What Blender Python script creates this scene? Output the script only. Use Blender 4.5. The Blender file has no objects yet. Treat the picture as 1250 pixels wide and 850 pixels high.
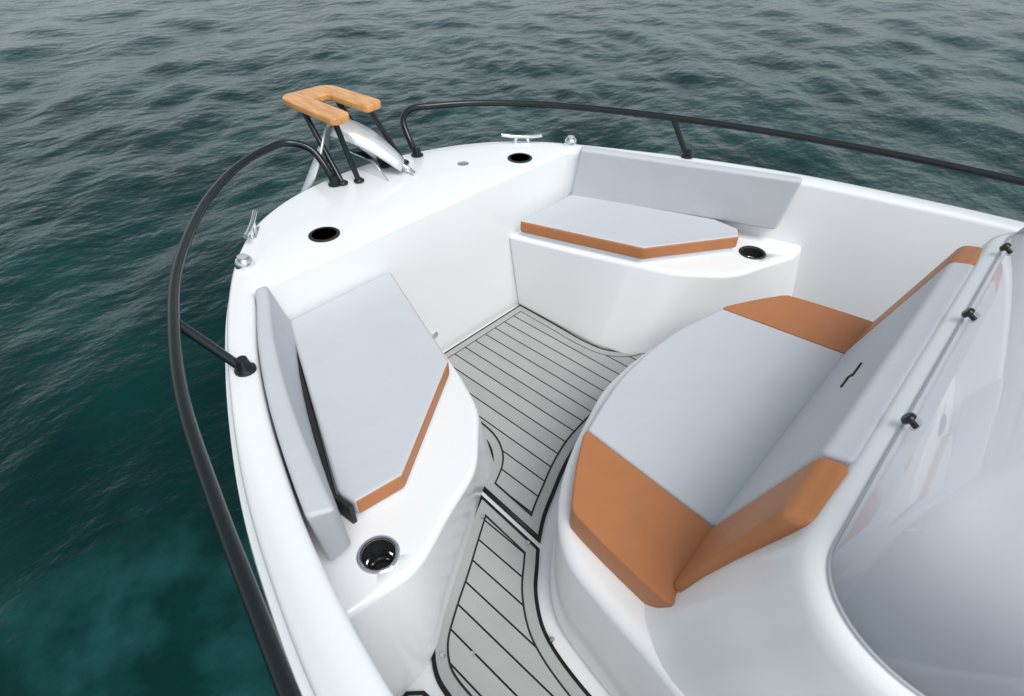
import bpy, bmesh, math, random
import numpy as np
from mathutils import Vector, Matrix
random.seed(4)
scene=bpy.context.scene
scene.view_settings.view_transform='Standard'
scene.view_settings.look='None'
scene.view_settings.exposure=0
COL=scene.collection

# ------------------------------------------------------------ materials
def newmat(name):
    m=bpy.data.materials.new(name);m.use_nodes=True
    return m,m.node_tree,m.node_tree.nodes['Principled BSDF']
def simple(name,col,rough=.4,metal=0,spec=.5,bump=0,bscale=200,coat=0,var=0,vscale=3,bump2=0,b2scale=6):
    m,nt,p=newmat(name)
    p.inputs['Base Color'].default_value=(*col,1)
    p.inputs['Roughness'].default_value=rough
    p.inputs['Metallic'].default_value=metal
    p.inputs['Specular IOR Level'].default_value=spec
    p.inputs['Coat Weight'].default_value=coat
    p.inputs['Coat Roughness'].default_value=.08
    tc=nt.nodes.new('ShaderNodeTexCoord')
    last=None
    for s,st,det in ((b2scale,bump2,3),(bscale,bump,2)):
        if st>0:
            n=nt.nodes.new('ShaderNodeTexNoise');n.inputs['Scale'].default_value=s;n.inputs['Detail'].default_value=det
            nt.links.new(tc.outputs['Object'],n.inputs['Vector'])
            b=nt.nodes.new('ShaderNodeBump');b.inputs['Strength'].default_value=1;b.inputs['Distance'].default_value=st
            nt.links.new(n.outputs['Fac'],b.inputs['Height'])
            if last: nt.links.new(last.outputs['Normal'],b.inputs['Normal'])
            last=b
    if last: nt.links.new(last.outputs['Normal'],p.inputs['Normal'])
    if var>0:
        n=nt.nodes.new('ShaderNodeTexNoise');n.inputs['Scale'].default_value=vscale;n.inputs['Detail'].default_value=5
        nt.links.new(tc.outputs['Object'],n.inputs['Vector'])
        mx=nt.nodes.new('ShaderNodeMix');mx.data_type='RGBA'
        mx.inputs[6].default_value=(*[c*(1-var) for c in col],1)
        mx.inputs[7].default_value=(*[min(1,c*(1+var)) for c in col],1)
        nt.links.new(n.outputs['Fac'],mx.inputs[0]);nt.links.new(mx.outputs[2],p.inputs['Base Color'])
        r=nt.nodes.new('ShaderNodeMapRange');r.inputs[3].default_value=rough*.8;r.inputs[4].default_value=min(1,rough*1.25)
        nt.links.new(n.outputs['Fac'],r.inputs[0]);nt.links.new(r.outputs[0],p.inputs['Roughness'])
    return m
GEL=simple('white_gelcoat',(.87,.875,.885),rough=.18)
GELD=simple('white_gelcoat_nonskid',(.82,.82,.83),rough=.45,bump=.0003,bscale=350)
VIN=simple('grey_vinyl',(.56,.575,.61),rough=.58,bump=.0004,bscale=450,var=.03,vscale=5,bump2=.007,b2scale=5,spec=.3)
TAN=simple('tan_vinyl',(.47,.185,.072),rough=.48,bump=.0005,bscale=400,var=.08,vscale=9,bump2=.008,b2scale=8,spec=.4)
BLK=simple('black_powder_coat',(.008,.012,.014),rough=.24,spec=.5)
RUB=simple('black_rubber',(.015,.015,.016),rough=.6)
CHR=simple('stainless_steel',(.80,.81,.83),rough=.14,metal=1,var=.04,vscale=20)
GALV=simple('galvanised_steel',(.80,.82,.85),rough=.32,metal=.5,var=.10,vscale=25,bump=.0006,bscale=90)
PADG=simple('foam_deck_grey',(.38,.39,.38),rough=.75,bump=.0004,bscale=300,var=.06,vscale=10,spec=.25)
CAULK=simple('black_caulk',(.010,.010,.011),rough=.6)
PLAS=simple('grey_plastic',(.45,.46,.48),rough=.4)

def wood_mat():
    m,nt,p=newmat('varnished_teak')
    tc=nt.nodes.new('ShaderNodeTexCoord');mp=nt.nodes.new('ShaderNodeMapping')
    mp.inputs['Scale'].default_value=(40,5,10);nt.links.new(tc.outputs['Object'],mp.inputs[0])
    n=nt.nodes.new('ShaderNodeTexNoise');n.inputs['Scale'].default_value=2;n.inputs['Detail'].default_value=6
    nt.links.new(mp.outputs[0],n.inputs['Vector'])
    r=nt.nodes.new('ShaderNodeValToRGB')
    r.color_ramp.elements[0].color=(.55,.23,.065,1);r.color_ramp.elements[1].color=(.82,.44,.17,1)
    r.color_ramp.elements[0].position=.3;r.color_ramp.elements[1].position=.7
    nt.links.new(n.outputs['Fac'],r.inputs[0]);nt.links.new(r.outputs[0],p.inputs['Base Color'])
    p.inputs['Roughness'].default_value=.35
    return m
WOOD=wood_mat()
def plank_mat():
    m,nt,p=newmat('planked_foam_deck')
    tc=nt.nodes.new('ShaderNodeTexCoord');sx=nt.nodes.new('ShaderNodeSeparateXYZ')
    nt.links.new(tc.outputs['Object'],sx.inputs[0])
    def mth(op,a,b=None):
        q=nt.nodes.new('ShaderNodeMath');q.operation=op
        for i,v in enumerate((a,b)):
            if v is None: continue
            if isinstance(v,(int,float)): q.inputs[i].default_value=v
            else: nt.links.new(v,q.inputs[i])
        return q.outputs[0]
    d=mth('DIVIDE',sx.outputs[0],.066)
    fr=mth('FRACT',d); ln=mth('LESS_THAN',fr,.085)
    fl=mth('FLOOR',d)
    wn=nt.nodes.new('ShaderNodeTexWhiteNoise');wn.noise_dimensions='1D';nt.links.new(fl,wn.inputs['W'])
    n=nt.nodes.new('ShaderNodeTexNoise');n.inputs['Scale'].default_value=8;n.inputs['Detail'].default_value=6
    nt.links.new(tc.outputs['Object'],n.inputs['Vector'])
    s=mth('ADD',mth('MULTIPLY',wn.outputs['Value'],.10),mth('MULTIPLY',n.outputs['Fac'],.2))
    s=mth('ADD',s,.85)
    vm=nt.nodes.new('ShaderNodeVectorMath');vm.operation='SCALE';vm.inputs[0].default_value=(.38,.39,.38)
    nt.links.new(s,vm.inputs['Scale'])
    mx=nt.nodes.new('ShaderNodeMix');mx.data_type='RGBA'
    nt.links.new(ln,mx.inputs[0]);nt.links.new(vm.outputs[0],mx.inputs[6]);mx.inputs[7].default_value=(.010,.010,.011,1)
    nt.links.new(mx.outputs[2],p.inputs['Base Color'])
    n2=nt.nodes.new('ShaderNodeTexNoise');n2.inputs['Scale'].default_value=300
    nt.links.new(tc.outputs['Object'],n2.inputs['Vector'])
    h=mth('SUBTRACT',mth('MULTIPLY',n2.outputs['Fac'],.4),mth('MULTIPLY',ln,1.5))
    b=nt.nodes.new('ShaderNodeBump');b.inputs['Distance'].default_value=.001;nt.links.new(h,b.inputs['Height'])
    nt.links.new(b.outputs[0],p.inputs['Normal'])
    p.inputs['Roughness'].default_value=.72;p.inputs['Specular IOR Level'].default_value=.25
    return m
PLANK=plank_mat()
def glass_mat():
    m=bpy.data.materials.new('smoked_acrylic');m.use_nodes=True;nt=m.node_tree;nt.nodes.clear()
    out=nt.nodes.new('ShaderNodeOutputMaterial')
    t=nt.nodes.new('ShaderNodeBsdfTransparent');t.inputs[0].default_value=(.60,.61,.66,1)
    g=nt.nodes.new('ShaderNodeBsdfGlossy');g.inputs['Roughness'].default_value=.03;g.inputs[0].default_value=(1,1,1,1)
    f=nt.nodes.new('ShaderNodeFresnel');f.inputs[0].default_value=1.45
    mx=nt.nodes.new('ShaderNodeMixShader')
    nt.links.new(f.outputs[0],mx.inputs[0]);nt.links.new(t.outputs[0],mx.inputs[1]);nt.links.new(g.outputs[0],mx.inputs[2])
    nt.links.new(mx.outputs[0],out.inputs[0])
    return m
GLASS=glass_mat()

# ------------------------------------------------------------ helpers
def empty(name):
    e=bpy.data.objects.new(name,None);COL.objects.link(e);e.empty_display_size=.1;return e
def mesh(name,verts,faces,mats,parent=None,smooth=True,fm=None,angle=None):
    me=bpy.data.meshes.new(name);me.from_pydata([tuple(v) for v in verts],[],faces)
    if not isinstance(mats,(list,tuple)): mats=[mats]
    for m in mats: me.materials.append(m)
    if fm: 
        for p,i in zip(me.polygons,fm): p.material_index=i
    bm=bmesh.new();bm.from_mesh(me);bmesh.ops.recalc_face_normals(bm,faces=bm.faces);bm.to_mesh(me);bm.free()
    for p in me.polygons:p.use_smooth=smooth
    if angle: me.set_sharp_from_angle(angle=math.radians(angle))
    o=bpy.data.objects.new(name,me);COL.objects.link(o)
    if parent:o.parent=parent
    return o
def bevel(o,w,seg=3,ang=30):
    b=o.modifiers.new('bevel','BEVEL');b.width=w;b.segments=seg;b.limit_method='ANGLE';b.angle_limit=math.radians(ang)
    b.harden_normals=False
    wn=o.modifiers.new('wn','WEIGHTED_NORMAL');wn.keep_sharp=True
    return o
def prism(name,poly,z0,z1,mat,parent=None,bw=.01,seg=3,mats=None,top=None,ang=30,tilt=None,sides=None):
    n=len(poly);tp=top or poly
    vs=[(x,y,z0) for x,y in poly]+[(x,y,z1) for x,y in tp]
    if tilt: vs=[(x,y,z+tilt(x,y)) for x,y,z in vs]
    fs=[list(range(n))[::-1],list(range(n,2*n))]+[[i,(i+1)%n,n+(i+1)%n,n+i] for i in range(n)]
    fm=None;ml=[mat]
    if mats: ml=mats;fm=[0,0]+(sides or [1]*n)
    o=mesh(name,vs,fs,ml,parent,fm=fm)
    if bw: bevel(o,bw,seg,ang)
    return o
def catmull(pts,n=6,closed=False):
    P=[Vector(p) for p in pts];out=[];N=len(P)
    rng=range(N if closed else N-1)
    for i in rng:
        if closed: a,b,c,d=P[(i-1)%N],P[i],P[(i+1)%N],P[(i+2)%N]
        else: a,b,c,d=P[max(i-1,0)],P[i],P[i+1],P[min(i+2,N-1)]
        t0=0;t1=max((b-a).length**.5,1e-4);t2=t1+max((c-b).length**.5,1e-4);t3=t2+max((d-c).length**.5,1e-4)
        if (b-a).length<1e-6: a=b-(c-b);t1=(b-a).length**.5;t2=t1+(c-b).length**.5;t3=t2+max((d-c).length**.5,1e-4)
        if (d-c).length<1e-6: d=c+(c-b);t3=t2+(d-c).length**.5
        for k in range(n):
            t=t1+(t2-t1)*k/n
            A1=a*((t1-t)/(t1-t0))+b*((t-t0)/(t1-t0));A2=b*((t2-t)/(t2-t1))+c*((t-t1)/(t2-t1));A3=c*((t3-t)/(t3-t2))+d*((t-t2)/(t3-t2))
            B1=A1*((t2-t)/(t2-t0))+A2*((t-t0)/(t2-t0));B2=A2*((t3-t)/(t3-t1))+A3*((t-t1)/(t3-t1))
            out.append(B1*((t2-t)/(t2-t1))+B2*((t-t1)/(t2-t1)))
    if not closed: out.append(P[-1])
    return [tuple(v) for v in out]
def tube(name,pts,r,mat,parent=None,smooth=True,n=8,closed=False,res=6):
    if smooth: pts=catmull(pts,n,closed)
    cu=bpy.data.curves.new(name,'CURVE');cu.dimensions='3D';cu.bevel_depth=r;cu.bevel_resolution=res;cu.use_fill_caps=True
    s=cu.splines.new('POLY');s.points.add(len(pts)-1)
    for p,q in zip(s.points,pts):p.co=(*q,1)
    s.use_cyclic_u=closed
    cu.materials.append(mat)
    o=bpy.data.objects.new(name,cu);COL.objects.link(o)
    dg=bpy.context.evaluated_depsgraph_get();me=bpy.data.meshes.new_from_object(o.evaluated_get(dg))
    bpy.data.objects.remove(o);me.name=name
    for p in me.polygons:p.use_smooth=True
    o=bpy.data.objects.new(name,me);COL.objects.link(o)
    if parent:o.parent=parent
    return o
def lathe(name,prof,mat,loc=(0,0,0),parent=None,n=40,rot=None,angle=35,cap=True):
    vs=[];fs=[]
    for r,z in prof:
        for i in range(n):
            a=2*math.pi*i/n;vs.append(Vector((r*math.cos(a),r*math.sin(a),z)))
    for j in range(len(prof)-1):
        for i in range(n):
            fs.append([j*n+i,j*n+(i+1)%n,(j+1)*n+(i+1)%n,(j+1)*n+i])
    if cap and prof[0][0]>1e-5: fs.append(list(range(n))[::-1])
    if cap and prof[-1][0]>1e-5: fs.append([ (len(prof)-1)*n+i for i in range(n)])
    M=Matrix.Translation(loc)
    if rot is not None: M=M@rot.to_matrix().to_4x4()
    vs=[M@v for v in vs]
    o=mesh(name,vs,fs,mat,parent,angle=angle)
    return o
def rot_to(d): return Vector((0,0,1)).rotation_difference(Vector(d).normalized())
def segdist(p,a,b):
    ab=b-a;L=ab.length_squared
    t=0 if L==0 else max(0,min(1,(p-a).dot(ab)/L))
    return (p-(a+ab*t)).length
def inset(poly,d,clean=True):
    n=len(poly);A=sum(poly[i][0]*poly[(i+1)%n][1]-poly[(i+1)%n][0]*poly[i][1] for i in range(n))
    s=1 if A>0 else -1;out=[];V=[Vector(p[:2]) for p in poly]
    for i in range(n):
        p0=V[i-1];p1=V[i];p2=V[(i+1)%n]
        e1=(p1-p0).normalized();e2=(p2-p1).normalized()
        n1=Vector((-e1.y,e1.x))*s;n2=Vector((-e2.y,e2.x))*s
        m=(n1+n2)
        k=m.length_squared
        m=m*(2/k) if k>.1 else n1
        q=p1+m*d
        if clean and d>.01 and min(segdist(q,V[j],V[(j+1)%n]) for j in range(n))<d*.97: continue
        out.append(tuple(q))
    return out
CX=1.435
def mir(p): return (2*CX-p[0],*p[1:])
DZ=.70

boat=empty('motorboat')
# ------------------------------------------------------------ hull + deck + liner
ST=[((.06,-2.6),(.165,-2.6)),((.015,-1.2),(.12,-1.2)),((.0,-.3),(.108,-.3)),((.015,.1),(.118,.08)),((.05,.46),(.15,.43)),((.115,.75),(.20,.70)),((.185,.98),(.262,.92)),((.28,1.22),(.345,1.16)),
((.385,1.45),(.44,1.38)),((.50,1.67),(.545,1.58)),((.63,1.87),(.575,1.645)),((.79,2.04),(.75,1.65)),((.98,2.145),(.98,1.65)),((1.18,2.195),(1.18,1.65)),
((1.36,2.21),(1.36,1.65)),((1.56,2.185),(1.54,1.65)),((1.80,2.105),(1.75,1.65)),((2.0,1.985),(1.95,1.65)),((2.14,1.84),(2.14,1.645)),((2.25,1.67),(2.175,1.58)),
((2.36,1.45),(2.27,1.39)),((2.47,1.21),(2.38,1.17)),((2.63,.77),(2.54,.72)),((2.72,.36),(2.62,.35)),((2.775,0),(2.68,0)),((2.82,-.6),(2.71,-.6)),((2.83,-1.2),(2.73,-1.2)),((2.80,-2.6),(2.70,-2.6))]
NS=6
O=catmull([(*a,0) for a,b in ST],NS)
Iraw=[b for a,b in ST]
nl=11;nr=18
def seg(pts): return [p[:2] for p in catmull([(*p,0) for p in pts],NS)]
I=seg(Iraw[:nl])[:-1]
for k in range(nl-1,nr):
    a=Vector(Iraw[k]);b=Vector(Iraw[k+1])
    for t in range(NS): I.append(tuple(a.lerp(b,t/NS)))
I+=seg(Iraw[nr:])
assert len(I)==len(O)
def normals(L):
    out=[]
    for i in range(len(L)):
        a=Vector(L[max(i-1,0)][:2]);b=Vector(L[min(i+1,len(L)-1)][:2]);d=(b-a).normalized()
        out.append(Vector((-d.y,d.x)))
    return out
NO=normals(O);NI=normals(I)
prof_out=[(-.42,-.75),(-.27,-.5),(-.13,-.1),(-.05,.25),(-.012,.5),(.0,.585),(.018,.60),(.022,.62),(.018,.64),(.002,.65),(.0,.68),(-.002,.690),(-.007,.6965),(-.015,DZ)]
prof_in=[(.016,DZ),(.008,DZ-.002),(.002,DZ-.007),(.0,DZ-.016),(.0,.42),(.0,-.02)]
M=len(prof_out)+len(prof_in)+1
vs=[];fs=[]
for i in range(len(O)):
    o=Vector(O[i][:2]);q=Vector(I[i])
    row=[(*(o+NO[i]*d),z) for d,z in prof_out]
    m=(o+q)/2;row.append((m.x,m.y,DZ+.0005))
    row+=[(*(q+NI[i]*d),z) for d,z in prof_in]
    vs+=row
for i in range(len(O)-1):
    for j in range(M-1):
        fs.append([i*M+j,i*M+j+1,(i+1)*M+j+1,(i+1)*M+j])
hull=mesh('hull_and_deck',vs,fs,GEL,boat,angle=38)
bot=[(vs[i*M][0],vs[i*M][1],-.75) for i in range(len(O))]
mesh('hull_bottom',bot,[list(range(len(bot)))],GEL,boat,smooth=False)
mesh('transom',[(.06,-2.6,-.75),(2.80,-2.6,-.75),(2.80,-2.6,.69),(.06,-2.6,.69)],[[0,1,2,3]],GEL,boat,smooth=False)
mesh('cockpit_sole',[(x,y,-.012) for x,y in I],[list(range(len(I)))],GELD,boat,smooth=False)

# ------------------------------------------------------------ floor pads
def pad(name,poly,parent,planks=True,z=0):
    prism(name+'_edge',poly,z-.012,z,CAULK,parent,bw=0)
    def sheet(nm,d,zz,mat):
        P=inset(poly,d);mesh(name+nm,[(x,y,zz) for x,y in P],[list(range(len(P)))],mat,parent,smooth=False)
    sheet('_border',.0125,z+.004,PADG)
    if planks:
        sheet('_line',.045,z+.006,CAULK)
        sheet('_field',.0515,z+.008,PLANK)
def sm(pts,n=4): return [p[:2] for p in catmull([(*p,0) for p in pts],n)]
up_l=sm([(.885,.985),(.93,1.0),(1.0,1.04),(1.045,1.11),(1.06,1.22),(1.055,1.4),(1.05,1.635)])
up_r=[mir(p) for p in up_l][::-1]
con_f=sm([(.865,.675),(.95,.725),(1.06,.77),(1.15,.805),(1.28,.84),(CX,.855)])
con_fr=[mir(p) for p in con_f][::-1][1:]
upper=up_l+up_r+(con_f+con_fr)[::-1]
pad('floor_pad_forward',upper,boat)
low_l=sm([(.865,.955),(.80,.925),(.72,.88),(.6,.81),(.49,.75),(.40,.69),(.35,.62),(.335,.55),(.335,.3)])
low_r=sm([(.60,.2),(.61,.30),(.635,.42),(.665,.49),(.73,.57),(.80,.625),(.845,.66)])
lower=low_l+[(.335,-1.5),(.58,-1.5),(.585,0)]+low_r
pad('floor_pad_port',lower,boat)
pad('floor_pad_starboard',[mir(p) for p in lower][::-1],boat)
pad('side_pad',[(.195,.635),(.27,.645),(.305,.61),(.312,.50),(.31,.30),(.2,.30)],boat,planks=False)

# ------------------------------------------------------------ side lockers
top_c=sm([(.20,.715),(.30,.70),(.40,.69),(.57,.75),(.71,.80),(.80,.88),(.88,.97),(.95,1.12)],5)
top_c+= [(1.02,1.32),(1.125,1.655)]
bot_c=sm([(.20,.66),(.30,.645),(.39,.665),(.49,.73),(.72,.865),(.88,.962),(1.0,1.02),(1.055,1.16)],5)
bot_c+=[(1.055,1.32),(1.05,1.655)]
outl=[(.560,1.655),(.52,1.60),(.42,1.385),(.31,1.13),(.215,.83)]
def cut_cyl(o,cx,cy,r,z0,z1):
    bm=bmesh.new();bmesh.ops.create_cone(bm,cap_ends=True,segments=40,radius1=r,radius2=r,depth=z1-z0,matrix=Matrix.Translation((cx,cy,(z0+z1)/2)))
    me=bpy.data.meshes.new('c');bm.to_mesh(me);bm.free()
    c=bpy.data.objects.new('c',me);COL.objects.link(c)
    m=o.modifiers.new('b','BOOLEAN');m.operation='DIFFERENCE';m.object=c;m.solver='EXACT'
    dg=bpy.context.evaluated_depsgraph_get();dg.update()
    nm=bpy.data.meshes.new_from_object(o.evaluated_get(dg))
    o.modifiers.clear();o.data=nm
    for p in nm.polygons:p.use_smooth=True
    nm.set_sharp_from_angle(angle=math.radians(32))
    bpy.data.objects.remove(c)
LZ=.42
def locker(name,f):
    b=[f(p) for p in bot_c+outl];t=[f(p) for p in top_c+outl]
    return prism(name,b,-.012,LZ,GEL,boat,bw=.022,seg=4,top=t,ang=40)
def stbf(p):
    x,y=mir(p)
    k=max(0,min(1,(1.1-p[1])/.25))
    return (x,y-.075*k)
lp=locker('port_locker',lambda p:p);cut_cyl(lp,.358,.785,.043,.30,.6)
ls=locker('starboard_locker',stbf);cut_cyl(ls,2.36,.76,.046,.30,.6)
def cup(name,x,y,z,rim=CHR,k=1.0):
    e=empty(name)
    S=lambda L:[(r*k,h*k) for r,h in L]
    lathe('rim',S([(.049,-.02),(.0495,.000),(.052,.0045),(.058,.005),(.0615,.002),(.062,-.001)]),rim,(x,y,z),e,cap=False)
    lathe('liner',S([(.0495,.0),(.047,-.03),(.045,-.085),(.036,-.088),(.034,-.10),(.012,-.101),(.0,-.101)]),RUB,(x,y,z),e,cap=False)
    lathe('ring',S([(.044,-.045),(.041,-.043),(.038,-.047)]),CHR,(x,y,z),e,cap=False)
    lathe('inner_ring',S([(.036,-.072),(.032,-.070),(.029,-.073)]),CHR,(x,y,z),e,cap=False)
    lathe('drain',S([(.016,-.100),(.014,-.096),(.0,-.095)]),CHR,(x,y,z),e)
    return e
cup('cup_holder',.358,.785,LZ,CHR,.87);cup('cup_holder',2.36,.76,LZ,RUB,.93)

def bench(name,pts,f,strip,tilt=None):
    e=empty(name)
    P=[f(p) for p in pts]
    prism('base_board',[tuple(p) for p in inset(P,.02)],LZ-.003,LZ+.022,GEL,e,bw=.006,tilt=tilt)
    # top vinyl pad over a tan welt band on the inboard edges
    prism('pad',P,LZ+.022,LZ+.083,VIN,e,bw=.013,seg=4,mats=[VIN,TAN],tilt=tilt,sides=[1,1,1,0,0,0])
    prism('gap_shade_strip',[f(p) for p in strip],LZ,LZ+.07,RUB,e,bw=.003,tilt=tilt)  # added black strip stands in for the shaded gap outboard of the cushion
    return e
pc=[(1.080,1.635),(.905,1.115),(.52,.875),(.385,.895),(.375,.96),(.650,1.635)]
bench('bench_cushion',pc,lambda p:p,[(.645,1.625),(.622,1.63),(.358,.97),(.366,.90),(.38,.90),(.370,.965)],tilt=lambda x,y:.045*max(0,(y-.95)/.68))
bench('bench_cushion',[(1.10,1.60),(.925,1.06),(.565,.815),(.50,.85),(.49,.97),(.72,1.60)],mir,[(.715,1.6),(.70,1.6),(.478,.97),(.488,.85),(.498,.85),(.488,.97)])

def hexa(name,v8,mat,parent,bw=.012,seg=4):
    fs=[[3,2,1,0],[4,5,6,7],[0,1,5,4],[1,2,6,5],[2,3,7,6],[3,0,4,7]]
    o=mesh(name,v8,fs,mat,parent);bevel(o,bw,seg);return o
def wall_x(y):
    for a,b in zip(I[:nl*NS],I[1:nl*NS]):
        if a[1]<=y<=b[1]: return a[0]+(b[0]-a[0])*(y-a[1])/(b[1]-a[1])
    return I[nl*NS-7][0]
def sweep_pad(name,secs,mat,parent,bw=.012):
    vs=[v for s in secs for v in s];n=len(secs);fs=[[0,1,2,3],[4*(n-1)+3,4*(n-1)+2,4*(n-1)+1,4*(n-1)]]
    for i in range(n-1):
        for j in range(4): fs.append([4*i+j,4*i+(j+1)%4,4*(i+1)+(j+1)%4,4*(i+1)+j])
    o=mesh(name,vs,fs,mat,parent);bevel(o,bw,4,45);return o
e=empty('side_backrest')
secs=[]
for k in range(11):
    t=k/10;y=.785+(1.628-.785)*t
    x=wall_x(y)
    yb=y+.045*(1-t)
    xb=wall_x(yb)
    secs.append([(x+.006,y,.718),(x+.046+.012*(1-t),y-.030*(1-t),.718),(xb+.085+.02*t,yb,.455+.02*t),(xb+.02,yb+.0,.45)])
sweep_pad('pad',secs,VIN,e)
e=empty('side_backrest')
hexa('pad',[(2.48,.73,.49),(2.13,1.60,.49),(2.17,1.61,.49),(2.52,.74,.49),(2.475,.685,.735),(2.13,1.56,.735),(2.18,1.585,.735),(2.525,.70,.735)],VIN,e,bw=.014)

# ------------------------------------------------------------ console
lc=sm([(.575,-.3),(.59,.0),(.63,.2),(.655,.33),(.69,.455),(.76,.545),(.88,.63),(1.0,.685),(1.15,.735),(1.28,.77),(CX,.78)],5)
lcf=lc+[mir(p) for p in lc][::-1][1:]
basec=[(.555,-1.4)]+lcf+[(2*CX-.555,-1.4)]
topc=[tuple(p) for p in inset(basec,.008)]
prism('console_base',basec,-.012,.372,GEL,boat,bw=.035,seg=6,top=topc,ang=50)
def ucont(yf,xs,r,n=12):
    rx,ry=r
    pts=[(xs,-1.4),(xs,-.6)]
    for k in range(n+1):
        a=math.pi/2*k/n
        pts.append((xs+rx-rx*math.cos(a),yf-ry+ry*math.sin(a)))
    pts+= [(xs+rx+(CX-xs-rx)*t,yf) for t in (.35,.7)]
    return pts+[(CX,yf)]+[mir(p) for p in pts][::-1]
secs=[(.335,.30,.612,(.16,.30)),(.372,.255,.612,(.17,.26)),(.40,.225,.61,(.18,.24)),(.46,.185,.604,(.19,.23)),(.56,.15,.595,(.20,.22)),(.68,.10,.585,(.21,.22)),(.78,.055,.578,(.20,.2)),(.84,.03,.575,(.19,.2)),(.865,.018,.58,(.185,.19)),(.878,.004,.59,(.18,.18)),(.884,-.012,.602,(.17,.17)),(.885,-.05,.63,(.16,.16))]
vs=[];fs=[];rows=[ucont(y,x,r) for z,y,x,r in secs];m=len(rows[0])
for s,rw in zip(secs,rows): vs+=[(x,y,s[0]) for x,y in rw]
for j in range(len(rows)-1):
    for i in range(m-1): fs.append([j*m+i,j*m+i+1,(j+1)*m+i+1,(j+1)*m+i])
fs.append([(len(rows)-1)*m+i for i in range(m)])
mesh('console_upper',vs,fs,GEL,boat,angle=50)
prism('dash_hood',[(.95,-.62),(.95,-.36),(1.05,-.30),(1.82,-.30),(1.92,-.36),(1.92,-.62)],.88,1.0,GEL,boat,bw=.05,seg=6,top=[(.98,-.62),(.98,-.44),(1.06,-.40),(1.81,-.40),(1.89,-.44),(1.89,-.62)])

# windshield
wb=ucont(-.022,.60,(.15,.17),14);wt=ucont(-.30,.68,(.2,.22),14)
K=10;vs=[];fs=[];m=len(wb)
for s in range(K+1):
    t=s/K
    for (x0,y0),(x1,y1) in zip(wb,wt):
        bul=.03*math.sin(math.pi*t)
        vs.append((x0+(x1-x0)*t,y0+(y1-y0)*t+(bul if y0>-.4 else 0),.886+.46*t))
for s in range(K):
    for i in range(m-1): fs.append([s*m+i,s*m+i+1,(s+1)*m+i+1,(s+1)*m+i])
ws=empty('windshield')
g=mesh('screen',vs,fs,GLASS,ws)
tube('base_gasket',[(x,y,.887) for x,y in wb],.003,PLAS,ws,smooth=False,res=3)
for (x,y,z) in ((1.10,-.033,.910),(1.57,-.033,.910),(1.99,-.033,.910)):
    d=Vector((0,.46,.28))
    lathe('stud',[(.0,-.012),(.006,-.012),(.006,.004),(.013,.005),(.0145,.008),(.0135,.014),(.010,.017),(0,.017)],BLK,(x,y,z),ws,rot=rot_to(d))

# ------------------------------------------------------------ console lounge seat
seat=empty('console_lounge_seat')
SZ0,SZ1=.366,.452
fr=sm([(1.02,.645),(1.14,.675),(1.27,.70),(CX,.71)],5)
grey=[(.975,.20)]+fr+[mir(p) for p in fr][::-1][1:]+[mir((.975,.20))]
prism('seat_pad',grey,SZ0,SZ1,VIN,seat,bw=.012,seg=4,ang=40)
org=[(.973,.20),(1.017,.645)]+sm([(.995,.640),(.88,.578),(.785,.518)],3)+sm([(.768,.500),(.758,.46),(.735,.32),(.722,.19),(.728,.155)],4)+[(.76,.15)]
prism('seat_bolster',org,SZ0,SZ1,TAN,seat,bw=.012,seg=4,ang=50)
prism('seat_bolster',[mir(p) for p in org],SZ0,SZ1,TAN,seat,bw=.012,seg=4,ang=50)
mm=lambda L:[mir(p) for p in L]
b8=[(.97,.215,.448),(2*CX-.97,.215,.448),(2*CX-.97,.115,.448),(.97,.115,.448),(.957,.070,.868),(2*CX-.957,.070,.868),(2*CX-.957,.012,.882),(.957,.012,.882)]
hexa('backrest',b8,VIN,seat,bw=.014)
w8=[(.750,.205,.45),(.967,.215,.45),(.967,.115,.45),(.765,.115,.45),(.785,.072,.85),(.954,.070,.868),(.954,.012,.882),(.785,.012,.862)]
hexa('backrest_wing',w8,TAN,seat,bw=.02,seg=5)
hexa('backrest_wing',mm(w8),TAN,seat,bw=.02,seg=5)
def onback(x,t,o=.002): 
    return (x,.215+(.070-.215)*t-0+o*.94,.448+(.868-.448)*t+o*.33)
for dx0,dx1,t0,t1 in ((-.05,.0,.60,.60),(-.02,.045,.66,.66),(.0,-.01,.60,.66)):
    tube('embroidery',[onback(CX+dx0,t0),onback(CX+dx1,t1)],.003,RUB,seat,smooth=False)

# ------------------------------------------------------------ rails
rail=empty('bow_rail')
RR=.0142;RZ=.86
port=[(1.20,2.12,DZ),(1.195,2.16,.77),(1.175,2.22,.835),(1.11,2.28,RZ),(1.0,2.27,RZ),(.87,2.205,RZ),(.73,2.09,RZ),(.585,1.93,RZ),(.39,1.64,RZ),(.27,1.38,RZ),(.18,1.13,RZ),(.11,.85,RZ),(.054,.586,RZ),(.01,.36,RZ),(-.02,.1,RZ),(-.03,-.4,RZ),(-.03,-1.2,RZ)]
tube('port_tube',port,RR,BLK,rail)
stb=[(1.635,2.11,DZ),(1.63,2.15,.77),(1.65,2.205,.835),(1.72,2.235,RZ),(1.83,2.19,RZ),(1.97,2.09,RZ),(2.13,1.91,RZ),(2.26,1.70,RZ),(2.44,1.29,RZ),(2.57,.87,RZ),(2.66,.41,RZ),(2.70,.01,RZ),(2.73,-.5,RZ),(2.74,-1.2,RZ)]
tube('starboard_tube',stb,RR,BLK,rail)
def foot(x,y,d=(0,0,1)):
    lathe('foot',[(.028,0),(.028,.006),(.020,.011),(.016,.03),(.0142,.04)],BLK,(x,y,DZ),rail)
tube('stanchion',[(.373,1.314,DZ),(.285,1.415,RZ)],.0125,BLK,rail,smooth=False);foot(.373,1.314)
tube('stanchion',[(2.46,1.20,DZ),(2.44,1.29,RZ)],.0125,BLK,rail,smooth=False);foot(2.46,1.20)
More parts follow.
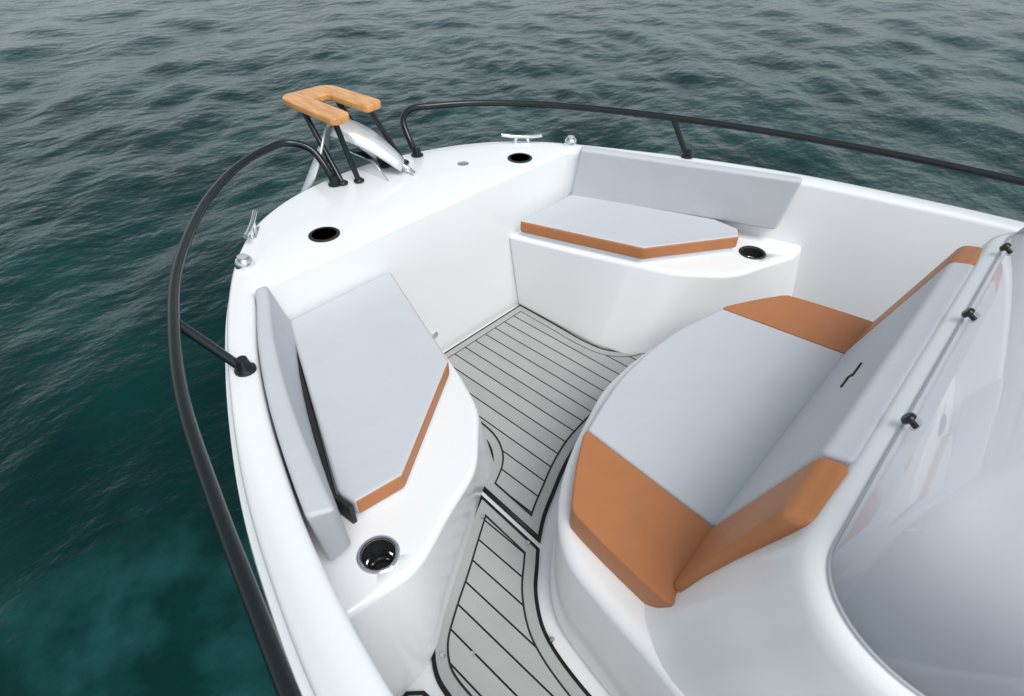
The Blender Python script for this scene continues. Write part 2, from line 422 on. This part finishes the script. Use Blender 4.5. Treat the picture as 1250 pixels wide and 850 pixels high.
foot(1.20,2.12);foot(1.635,2.11)
tube('stanchion',[(.06,-.55,DZ),(-.03,-.5,RZ)],.0125,BLK,rail,smooth=False)
tube('stanchion',[(2.76,-.55,DZ),(2.73,-.5,RZ)],.0125,BLK,rail,smooth=False)

# ------------------------------------------------------------ bow seat (U-shaped wood)
bs=empty('bow_seat')
BZ=.955
def q(u,v):
    a=Vector((1.205,2.46));b=Vector((1.455,2.46));c=Vector((1.475,2.09));d=Vector((1.20,2.04))
    return tuple((a*(1-u)+b*u)*(1-v)+(d*(1-u)+c*u)*v)
def arc(cx,cy,rx,ry,a0,a1,n=6):
    return [q(cx+rx*math.cos(math.radians(a0+(a1-a0)*k/n)),cy+ry*math.sin(math.radians(a0+(a1-a0)*k/n))) for k in range(n+1)]
U=arc(.22,.16,.22,.16,180,270)+arc(.78,.16,.22,.16,270,360)+arc(.90,.92,.10,.08,0,90)+arc(.74,.92,.09,.08,90,180)
U+=arc(.57,.38,.08,.06,360,270)+arc(.43,.38,.08,.06,270,180)+arc(.26,.92,.09,.08,0,90)+arc(.10,.92,.10,.08,90,180)
prism('wood_board',U,BZ,BZ+.03,WOOD,bs,bw=.008,seg=3,ang=50)
legs=[((1.225,2.10),(1.235,2.32)),((1.285,2.07),(1.25,2.12)),((1.455,2.12),(1.40,2.32)),((1.535,2.08),(1.435,2.15))]
for b,t in legs:
    tube('leg',[(*b,DZ),(b[0]+(t[0]-b[0])*.5,b[1]+(t[1]-b[1])*.5,(DZ+BZ)/2),(*t,BZ+.002)],.0115,BLK,bs,n=4)
    lathe('leg_foot',[(.022,0),(.022,.005),(.014,.012)],BLK,(*b,DZ+.004),bs)

# ------------------------------------------------------------ anchor
an=empty('anchor')
def strip(name,rows,th,mat,parent):
    vs=[v for r in rows for v in r];w=len(rows[0]);fs=[]
    for i in range(len(rows)-1):
        for j in range(w-1):
            a=i*w+j;fs.append([a,a+1,a+w+1,a+w])
    o=mesh(name,vs,fs,mat,parent);s=o.modifiers.new('s','SOLIDIFY');s.thickness=th;s.offset=0
    return o
pa=Vector((1.465,2.0,.735));pb=Vector((1.31,2.235,.885))
rows=[]
side=Vector((.70,.55,.35)).normalized()
for k in range(13):
    t=k/12;c=pa.lerp(pb,t)+Vector((0,0,.03*math.sin(math.pi*t)))
    wd=.020+.040*math.sin(math.pi*min(1,.55*t+.1))
    rows.append([tuple(c-side*wd),tuple(c+Vector((0,-.004,.008))),tuple(c+side*wd)])
strip('shank',rows,.012,GALV,an)
crown=Vector((1.29,2.25,.885));tip=Vector((1.12,2.31,.60))
ax=(tip-crown);sd=Vector((.72,.68,.0)).normalized();nrm=ax.normalized().cross(sd)
rows=[]
for k in range(17):
    t=k/16;c=crown+ax*t
    wd=.010+.085*math.sin(math.pi*min(1,(.08+.92*t)))**.75
    rows.append([tuple(c+sd*wd*u+nrm*(.035*u*u*math.sin(math.pi*t))) for u in [-1+j/4 for j in range(9)]])
strip('fluke',rows,.008,GALV,an)
rows=[]
crown2=Vector((1.33,2.26,.90));tip2=Vector((1.49,2.17,.715));ax2=tip2-crown2;sd2=Vector((.62,.78,.05)).normalized()
for k in range(14):
    t=k/13;c=crown2+ax2*t+Vector((0,0,.035*math.sin(math.pi*t)))
    wd=.012+.075*math.sin(math.pi*(.1+.85*t))
    rows.append([tuple(c+sd2*wd*u+Vector((0,0,-.025*u*u))) for u in [-1+j/4 for j in range(9)]])
strip('fluke_wing',rows,.008,GALV,an)
for x in (1.37,1.47):
    prism('roller_cheek',[(x-.004,1.98),(x+.004,1.98),(x+.004,2.28),(x-.004,2.28)],DZ,.76,CHR,an,bw=.002,top=[(x-.004,2.06),(x+.004,2.06),(x+.004,2.25),(x-.004,2.25)])
lathe('roller',[(.0,-.045),(.028,-.045),(.018,0),(.028,.045),(0,.045)],RUB,(1.42,2.22,.735),an,rot=rot_to((1,0,0)))
tube('chain',[(1.485,1.945,.708),(1.48,1.975,.722),(1.465,2.0,.738)],.009,CHR,an)

# ------------------------------------------------------------ deck hardware
def cleat(x,y,ang):
    e=empty('deck_cleat')
    c,s=math.cos(ang),math.sin(ang)
    P=lambda u,v,z:(x+u*c-v*s,y+u*s+v*c,z)
    tube('horn',[P(-.095,0,DZ+.040),P(-.05,0,DZ+.034),P(0,0,DZ+.032),P(.05,0,DZ+.034),P(.095,0,DZ+.040)],.0085,CHR,e)
    for u in (-.03,.03): tube('post',[P(u,0,DZ),P(u*.9,0,DZ+.032)],.0085,CHR,e,smooth=False)
    prism('base',[P(a,b,0)[:2] for a,b in ((-.045,-.016),(.045,-.016),(.045,.016),(-.045,.016))],DZ-.002,DZ+.006,CHR,e,bw=.003)
cleat(.76,1.985,math.radians(52));cleat(2.07,1.86,math.radians(-48))
def domel(x,y,name='navigation_light'):
    e=empty(name)
    lathe('body',[(.030,0),(.031,.008),(.029,.02),(.024,.030),(.015,.036),(0,.038)],CHR,(x,y,DZ),e)
    lathe('cap',[(.017,.03),(.016,.040),(.008,.043),(0,.043)],PLAS,(x,y,DZ),e)
domel(.63,1.80);domel(2.215,1.68)
def dcup(x,y):
    e=empty('rod_holder')
    lathe('rim',[(.056,.0),(.056,.003),(.050,.006),(.044,.004)],RUB,(x,y,DZ),e,cap=False)
    lathe('well',[(.046,.0035),(.0,.0035)],CAULK,(x,y,DZ),e)
dcup(.93,1.79);dcup(1.93,1.745)
lathe('hatch_latch',[(.026,0),(.026,.004),(.020,.007),(.0,.007)],CHR,(1.71,1.885,DZ),boat)
lathe('bulkhead_fitting',[(.012,0),(.012,.006),(0,.008)],CHR,(1.22,1.648,.16),boat,rot=rot_to((0,-1,0)))
lathe('bulkhead_drain',[(.014,0),(.014,.006),(.008,.008),(0,.006)],CHR,(1.27,1.648,.12),boat,rot=rot_to((0,-1,0)))
for x,y in ((.80,.88),(.83,.70),(.40,.64),(.645,.44),(.46,.58)):
    lathe('pad_screw',[(.008,0),(.007,.003),(0,.004)],CHR,(x,y,.0085),boat,n=16)
prism('locker_latch',[(.60,.795),(.64,.815),(.636,.822),(.596,.802)],.17,.23,CHR,boat,bw=.002)

# ------------------------------------------------------------ water
N=760
s=np.linspace(-1,1,N);k=6.6;R=1200
g=np.sinh(k*s)/np.sinh(k)*R
sp=np.gradient(g)
X,Y=np.meshgrid(g+4.5,g+4.5);SPX,SPY=np.meshgrid(sp,sp);SP=np.maximum(SPX,SPY)
Z=np.zeros_like(X)
rng=np.random.default_rng(7)
wind=math.radians(-35)
for i in range(90):
    lam=.28*(5/.28)**(rng.random()**1.4)
    th=wind+rng.normal()*.8
    kk=2*math.pi/lam
    amp=.0030*lam**.85*(0.6+.8*rng.random())
    if lam>1.5: amp*= (1.5/lam)**.7
    ph=rng.random()*6.28
    fade=np.clip((lam/SP-3)/3,0,1)
    w=kk*(X*math.cos(th)+Y*math.sin(th))+ph+ .6*np.sin(.35*X+ i)+.6*np.cos(.31*Y+2*i)
    Z+=amp*fade*(np.sin(w)+.25*np.sin(2*w+.5))
Z+=-.5
co=np.stack([X,Y,Z],-1).reshape(-1,3).astype(np.float32)
idx=np.arange(N*N).reshape(N,N)
F=np.stack([idx[:-1,:-1],idx[:-1,1:],idx[1:,1:],idx[1:,:-1]],-1).reshape(-1,4).astype(np.int32)
me=bpy.data.meshes.new('water')
me.vertices.add(len(co));me.vertices.foreach_set('co',co.ravel())
me.loops.add(F.size);me.loops.foreach_set('vertex_index',F.ravel())
me.polygons.add(len(F));me.polygons.foreach_set('loop_start',np.arange(0,F.size,4,dtype=np.int32))
me.polygons.foreach_set('use_smooth',np.ones(len(F),dtype=bool))
me.update();me.validate()
wo=bpy.data.objects.new('water',me);COL.objects.link(wo)
m,nt,p=newmat('sea_water')
tc=nt.nodes.new('ShaderNodeTexCoord')
def noise(sc,det,scale=None):
    n=nt.nodes.new('ShaderNodeTexNoise');n.inputs['Scale'].default_value=sc;n.inputs['Detail'].default_value=det
    mp=nt.nodes.new('ShaderNodeMapping');mp.inputs['Rotation'].default_value=(0,0,.6)
    mp.inputs['Scale'].default_value=scale or (1,1,1)
    nt.links.new(tc.outputs['Object'],mp.inputs[0]);nt.links.new(mp.outputs[0],n.inputs['Vector']);return n
n1=noise(3.2,6,scale=(1,1.5,1));n2=noise(11,5,scale=(1,1.4,1))
b1=nt.nodes.new('ShaderNodeBump');b1.inputs['Distance'].default_value=.034;b1.inputs['Strength'].default_value=1
b2=nt.nodes.new('ShaderNodeBump');b2.inputs['Distance'].default_value=.005;b2.inputs['Strength'].default_value=1
nt.links.new(n1.outputs['Fac'],b1.inputs['Height']);nt.links.new(n2.outputs['Fac'],b2.inputs['Height'])
nt.links.new(b1.outputs[0],b2.inputs['Normal']);nt.links.new(b2.outputs[0],p.inputs['Normal'])
n3=noise(.8,7)
r=nt.nodes.new('ShaderNodeValToRGB');r.color_ramp.elements[0].position=.40;r.color_ramp.elements[1].position=.72
r.color_ramp.elements[0].color=(.0005,.019,.019,1);r.color_ramp.elements[1].color=(.002,.040,.038,1)
nt.links.new(n3.outputs['Fac'],r.inputs[0])
# aerated, slightly paler water beside the hull
vd=nt.nodes.new('ShaderNodeVectorMath');vd.operation='DISTANCE';vd.inputs[1].default_value=(-.25,1.65,-.5)
nt.links.new(tc.outputs['Object'],vd.inputs[0])
mr=nt.nodes.new('ShaderNodeMapRange');mr.interpolation_type='SMOOTHSTEP';mr.inputs[1].default_value=.1;mr.inputs[2].default_value=1.0;mr.inputs[3].default_value=1;mr.inputs[4].default_value=0
nt.links.new(vd.outputs['Value'],mr.inputs[0])
n4=noise(3.6,8);mr2=nt.nodes.new('ShaderNodeMapRange');mr2.inputs[1].default_value=.42;mr2.inputs[2].default_value=.80
nt.links.new(n4.outputs['Fac'],mr2.inputs[0])
ml=nt.nodes.new('ShaderNodeMath');ml.operation='MULTIPLY';nt.links.new(mr.outputs[0],ml.inputs[0]);nt.links.new(mr2.outputs[0],ml.inputs[1])
mx=nt.nodes.new('ShaderNodeMix');mx.data_type='RGBA';nt.links.new(ml.outputs[0],mx.inputs[0]);nt.links.new(r.outputs[0],mx.inputs[6]);mx.inputs[7].default_value=(.02,.10,.10,1)
nt.links.new(mx.outputs[2],p.inputs['Base Color'])
p.inputs['Roughness'].default_value=.08;p.inputs['IOR'].default_value=1.33;p.inputs['Specular IOR Level'].default_value=.42
p.inputs['Specular Tint'].default_value=(.68,1,.95,1)
me.materials.append(m)

# ------------------------------------------------------------ world + sun
w=bpy.data.worlds.new('World');scene.world=w;w.use_nodes=True
nt=w.node_tree;bg=nt.nodes['Background']
sk=nt.nodes.new('ShaderNodeTexSky');sk.sky_type='NISHITA';sk.sun_disc=False
EL,AZ=55,200
sk.sun_elevation=math.radians(EL);sk.sun_rotation=math.radians(AZ);sk.dust_density=1.2;sk.air_density=1;sk.ozone_density=1
hs=nt.nodes.new('ShaderNodeHueSaturation');hs.inputs['Saturation'].default_value=.25
tn=nt.nodes.new('ShaderNodeMix');tn.data_type='RGBA';tn.blend_type='MULTIPLY';tn.inputs[0].default_value=1;tn.inputs[7].default_value=(.93,1.0,1.0,1)
nt.links.new(sk.outputs[0],hs.inputs['Color']);nt.links.new(hs.outputs[0],tn.inputs[6]);nt.links.new(tn.outputs[2],bg.inputs[0])
bg.inputs[1].default_value=.15
sl=bpy.data.lights.new('sun','SUN');sl.energy=2.2;sl.angle=math.radians(34);sl.color=(1,.98,.955)
so=bpy.data.objects.new('sun',sl);COL.objects.link(so)
az=math.radians(AZ);el=math.radians(EL)
d=Vector((math.sin(az)*math.cos(el),math.cos(az)*math.cos(el),math.sin(el)))
so.rotation_euler=d.to_track_quat('Z','Y').to_euler();so.location=d*20

# ------------------------------------------------------------ camera
cam=bpy.data.cameras.new('camera');co_=bpy.data.objects.new('camera',cam);COL.objects.link(co_)
co_.location=(0,0,1.75);co_.rotation_euler=(math.radians(90-39.8),0,math.radians(-47.1))
cam.sensor_width=36;cam.lens=36*720/1250;cam.clip_start=.05;cam.clip_end=4000
cam.dof.use_dof=True;cam.dof.focus_distance=2.1;cam.dof.aperture_fstop=4.0
scene.camera=co_
